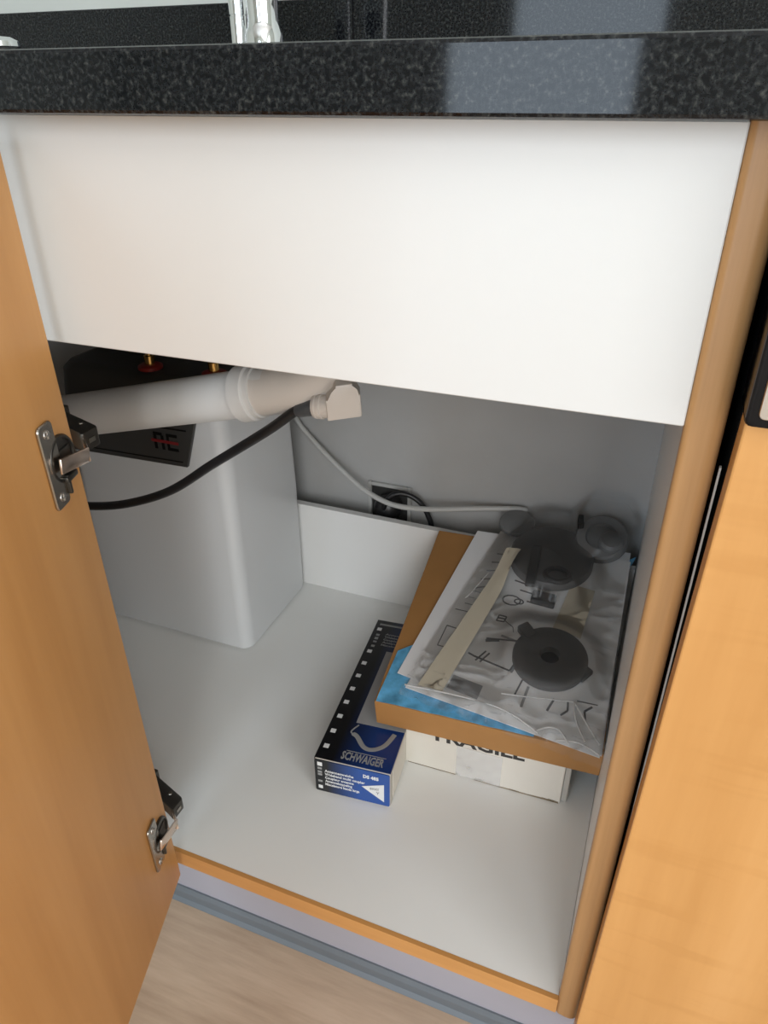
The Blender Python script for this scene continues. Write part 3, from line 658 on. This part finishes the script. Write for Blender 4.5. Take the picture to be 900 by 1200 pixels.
# grey plastic parts in the bag
def ring(cx, cy, r, n=40): return [(cx + r*math.cos(2*math.pi*k/n), cy + r*math.sin(2*math.pi*k/n)) for k in range(n)]
def TT(u, v, h, rx=0, ry=0, rz=0): return T @ Matrix.Translation((u, v, h)) @ Matrix.Rotation(rz, 4, 'Z') @ Matrix.Rotation(ry, 4, 'Y') @ Matrix.Rotation(rx, 4, 'X')
d1 = thing('plastic_disc', 'grey plastic disc with a black centre hole at the front of the bag', 'disc', tuple(tpt(0.193, 0.118, 0.006)))
b = B(); lathe(b, [(0.044, 0), (0.0460, 0.002), (0.0460, 0.0085), (0.0440, 0.0105), (0.030, 0.0120), (0.0135, 0.0125), (0.0122, 0.0120), (0.0118, 0.0020), (0.001, 0.0020)], 44, TT(0.193, 0.118, 0.0070)); part('disc', b, M['grey_plastic'], d1, smooth=True)
b = B(); lathe(b, [(0.0117, 0), (0.0117, 0.0006), (0.001, 0.0007)], 28, TT(0.193, 0.118, 0.0092)); part('hole', b, M['blackmatt'], d1)
b = B(); box(b, -0.008, 0.008, -0.010, 0.012, 0.0, 0.012, 0.002, 2, TT(0.160, 0.150, 0.0075, rz=0.75)); part('clip', b, M['grey_plastic'], d1, smooth=True)
b = B(); box(b, -0.006, 0.006, -0.010, 0.010, 0.0, 0.008, 0.002, 2, TT(0.236, 0.106, 0.0075, rz=-0.6)); part('clip', b, M['grey_plastic'], d1, smooth=True)
d2 = thing('plastic_disc', 'largest grey plastic disc carrying a bar and a loop at the back of the bag', 'disc', tuple(tpt(0.171, 0.295, 0.006)))
b = B(); lathe(b, [(0.0545, 0), (0.0580, 0.003), (0.0580, 0.012), (0.0560, 0.015), (0.030, 0.0185), (0.001, 0.0190)], 48, TT(0.171, 0.288, 0.0072)); part('disc', b, M['grey_plastic'], d2, smooth=True)
b = B(); box(b, -0.0065, 0.0065, -0.046, 0.030, 0.0, 0.007, 0.0015, 2, TT(0.150, 0.262, 0.0250, rz=0.02)); part('bar', b, M['grey_dark'], d2, smooth=True)
b = B(); box(b, -0.016, 0.016, -0.014, 0.004, 0.0, 0.011, 0.002, 2, TT(0.172, 0.216, 0.0075, rz=-0.1)); part('foot', b, M['grey_dark'], d2, smooth=True)
b = B(); tube(b, [(0.0165*math.cos(a*math.pi/12), 0.0125*math.sin(a*math.pi/12), 0) for a in range(25)], 0.0036, 10, TT(0.184, 0.246, 0.0262), cap=False); part('loop', b, M['grey_dark'], d2, smooth=True)
d3 = thing('plastic_disc', 'grey plastic disc propped in the back right corner behind the bag', 'disc', tuple(tpt(0.236, 0.334, 0.006)))
b = B(); lathe(b, [(0.034, 0), (0.0365, 0.003), (0.0365, 0.013), (0.034, 0.016), (0.022, 0.017), (0.020, 0.012), (0.001, 0.011)], 40, TT(0.2360, 0.3340, 0.016, rx=0.25, ry=-0.12)); part('disc', b, M['grey_plastic2'], d3, smooth=True)
b = B(); lathe(b, [(0.0165, 0), (0.0165, 0.012), (0.013, 0.016), (0.001, 0.017)], 28, TT(0.2480, 0.3210, 0.024, rx=0.2)); part('knob', b, M['grey_plastic2'], d3, smooth=True)
b = B(); box(b, -0.004, 0.004, -0.010, 0.010, 0, 0.012, 0.001, 2, TT(0.2030, 0.350, 0.028, rz=0.1)); part('clip', b, M['blackmatt'], d3, smooth=True)
b = B(); lathe(b, [(0.024, 0), (0.026, 0.003), (0.026, 0.008), (0.022, 0.010), (0.001, 0.011)], 32, TT(0.112, 0.348, 0.010)); tag(part('plastic_disc', b, M['grey_plastic2'], smooth=True, loc=tuple(tpt(0.112, 0.348, 0.01))), 'small pale grey plastic disc at the back left of the bag', 'disc')

# clear bag over it all
def bump(x, y, cx, cy, r, h):
    d = math.hypot(x-cx, y-cy)/r
    return h if d < 1 else h*math.exp(-((d-1)*r/0.016)**2)
def bag_h(x, y, u, v):
    h = max(bump(x, y, 0.193, 0.118, 0.046, 0.0135), bump(x, y, 0.171, 0.288, 0.058, 0.0215), bump(x, y, 0.155, 0.252, 0.030, 0.0260), bump(x, y, 0.236, 0.334, 0.037, 0.036), bump(x, y, 0.160, 0.150, 0.012, 0.0135), bump(x, y, 0.184, 0.240, 0.02, 0.0255))
    fold = abs(noise.noise((x*26, y*60, 4.2)))
    front = max(0.0, 1 - v/0.22)
    side = max(0.0, (u-0.80)/0.2)
    ridge = (1 - min(1, fold/0.25))**2
    k = 0.0010 + 0.0065*front + 0.003*side
    h += 0.022*max(0.0, (v-0.90)/0.10)**1.5
    h -= 0.0070*max(0.0, 1 - v/0.035)
    return h + k*ridge + 0.0015*(noise.noise((x*40, y*22, 1.7))+0.4) * (0.4 + 1.4*front)
b = sheet(((0.0250, 0.0270), (0.2680, -0.0070), (0.2760, 0.366), (0.0980, 0.366)), 0.0088, 110, 0.0, 1, 0, 0.0, bag_h)
bag = tag(part('clear_bag', b, M['bag'], smooth=True, loc=tuple(tpt(0.15, 0.2))), 'clear plastic bag creased over instruction sheets and grey discs', 'bag')
b = sheet(((0.0450, 0.0400), (0.0760, 0.0380), (0.1290, 0.2780), (0.1080, 0.2780)), 0.0107, 16, 0.0003, 20, 3, 0.0002, lambda x, y, u, v: bag_h(x, y, 0.3, 0.5)*0.9 + 0.0010)
part('adhesive_strip', b, M['beige'], bag, smooth=True, label='beige adhesive strip')
b = sheet(((0.1900, 0.1690), (0.2260, 0.1600), (0.2360, 0.2450), (0.2040, 0.2500)), 0.0092, 12, 0.0003, 20, 6, 0.0002, lambda x, y, u, v: 0.0004)
part('adhesive_strip', b, M['beige'], bag, smooth=True, label='beige adhesive strip')

for pts, r in (([(0.145, 0.054), (0.170, 0.056), (0.195, 0.060), (0.2290, 0.0640)], 0.0007), ([(0.2290, 0.0640), (0.2330, 0.0420), (0.2460, 0.0150)], 0.0009), ([(0.2290, 0.0640), (0.2480, 0.0350), (0.2620, 0.0160)], 0.0009),
               ([(0.030, 0.036), (0.080, 0.037), (0.130, 0.036), (0.160, 0.030), (0.185, 0.018), (0.195, 0.012)], 0.0008), ([(0.190, 0.014), (0.205, 0.024), (0.218, 0.022), (0.229, 0.008)], 0.0009), ([(0.215, 0.010), (0.240, 0.013), (0.262, 0.004)], 0.0009), ([(0.090, 0.240), (0.075, 0.200), (0.070, 0.190)], 0.0005)):
    b = B(); tube(b, spline([(x, y, 0.0120 + 0.002*noise.noise((x*90, y*90, 2))) for x, y in pts], 6), r*1.3, 8, T); part('fold', b, M['fold'], bag, smooth=True, label='white crease in the clear film')

# ------------------------------------------------------------------ dishwasher on the right
dw = thing('dishwasher', 'built-in dishwasher with maple front and black framed control strip', 'dishwasher', (0.74, 0.26, ZF))
DXR = 1.035
b = B(); box(b, 0.4405, DXR, 0.0060, 0.55, -0.018, 0.7200); part('body', b, M['blackmatt'], dw)
b = B(); box(b, 0.4440, DXR, 0.10, 0.55, ZF+0.001, -0.0181); part('base', b, M['blackmatt'], dw)
b = B(); prism(b, [(0.4316, -0.055), (DXR, -0.055), (DXR, 0.5970), (0.4405, 0.5970)], -0.020, 0.0, 0.0012, Matrix(((1,0,0,0),(0,0,1,0),(0,1,0,0),(0,0,0,1))), 2); part('front_panel', b, M['front_wood'], dw, label='bright maple front panel')
b = B(); prism(b, rrect(0.4385, DXR, 0.5985, 0.7230, 0.004, 4), -0.0310, 0.004, 0.0018, Matrix(((1,0,0,0),(0,0,1,0),(0,1,0,0),(0,0,0,1))), 2); fr_ = part('control_frame', b, M['black'], dw, smooth=True, label='glossy black control frame')
b = B(); prism(b, rrect(0.4440, DXR-0.012, 0.6035, 0.7130, 0.003, 4), -0.0322, -0.0305, 0.0004, Matrix(((1,0,0,0),(0,0,1,0),(0,1,0,0),(0,0,0,1))), 1); part('control_plate', b, M['steel'], fr_, label='brushed steel control plate')
b = B(); box(b, 0.4365, 0.4376, 0.0035, 0.0065, 0.165, 0.56); box(b, 0.4362, 0.4374, 0.0030, 0.0065, 0.065, 0.150); part('door_seal', b, M['cable'], dw, label='light grey door seal in the gap')
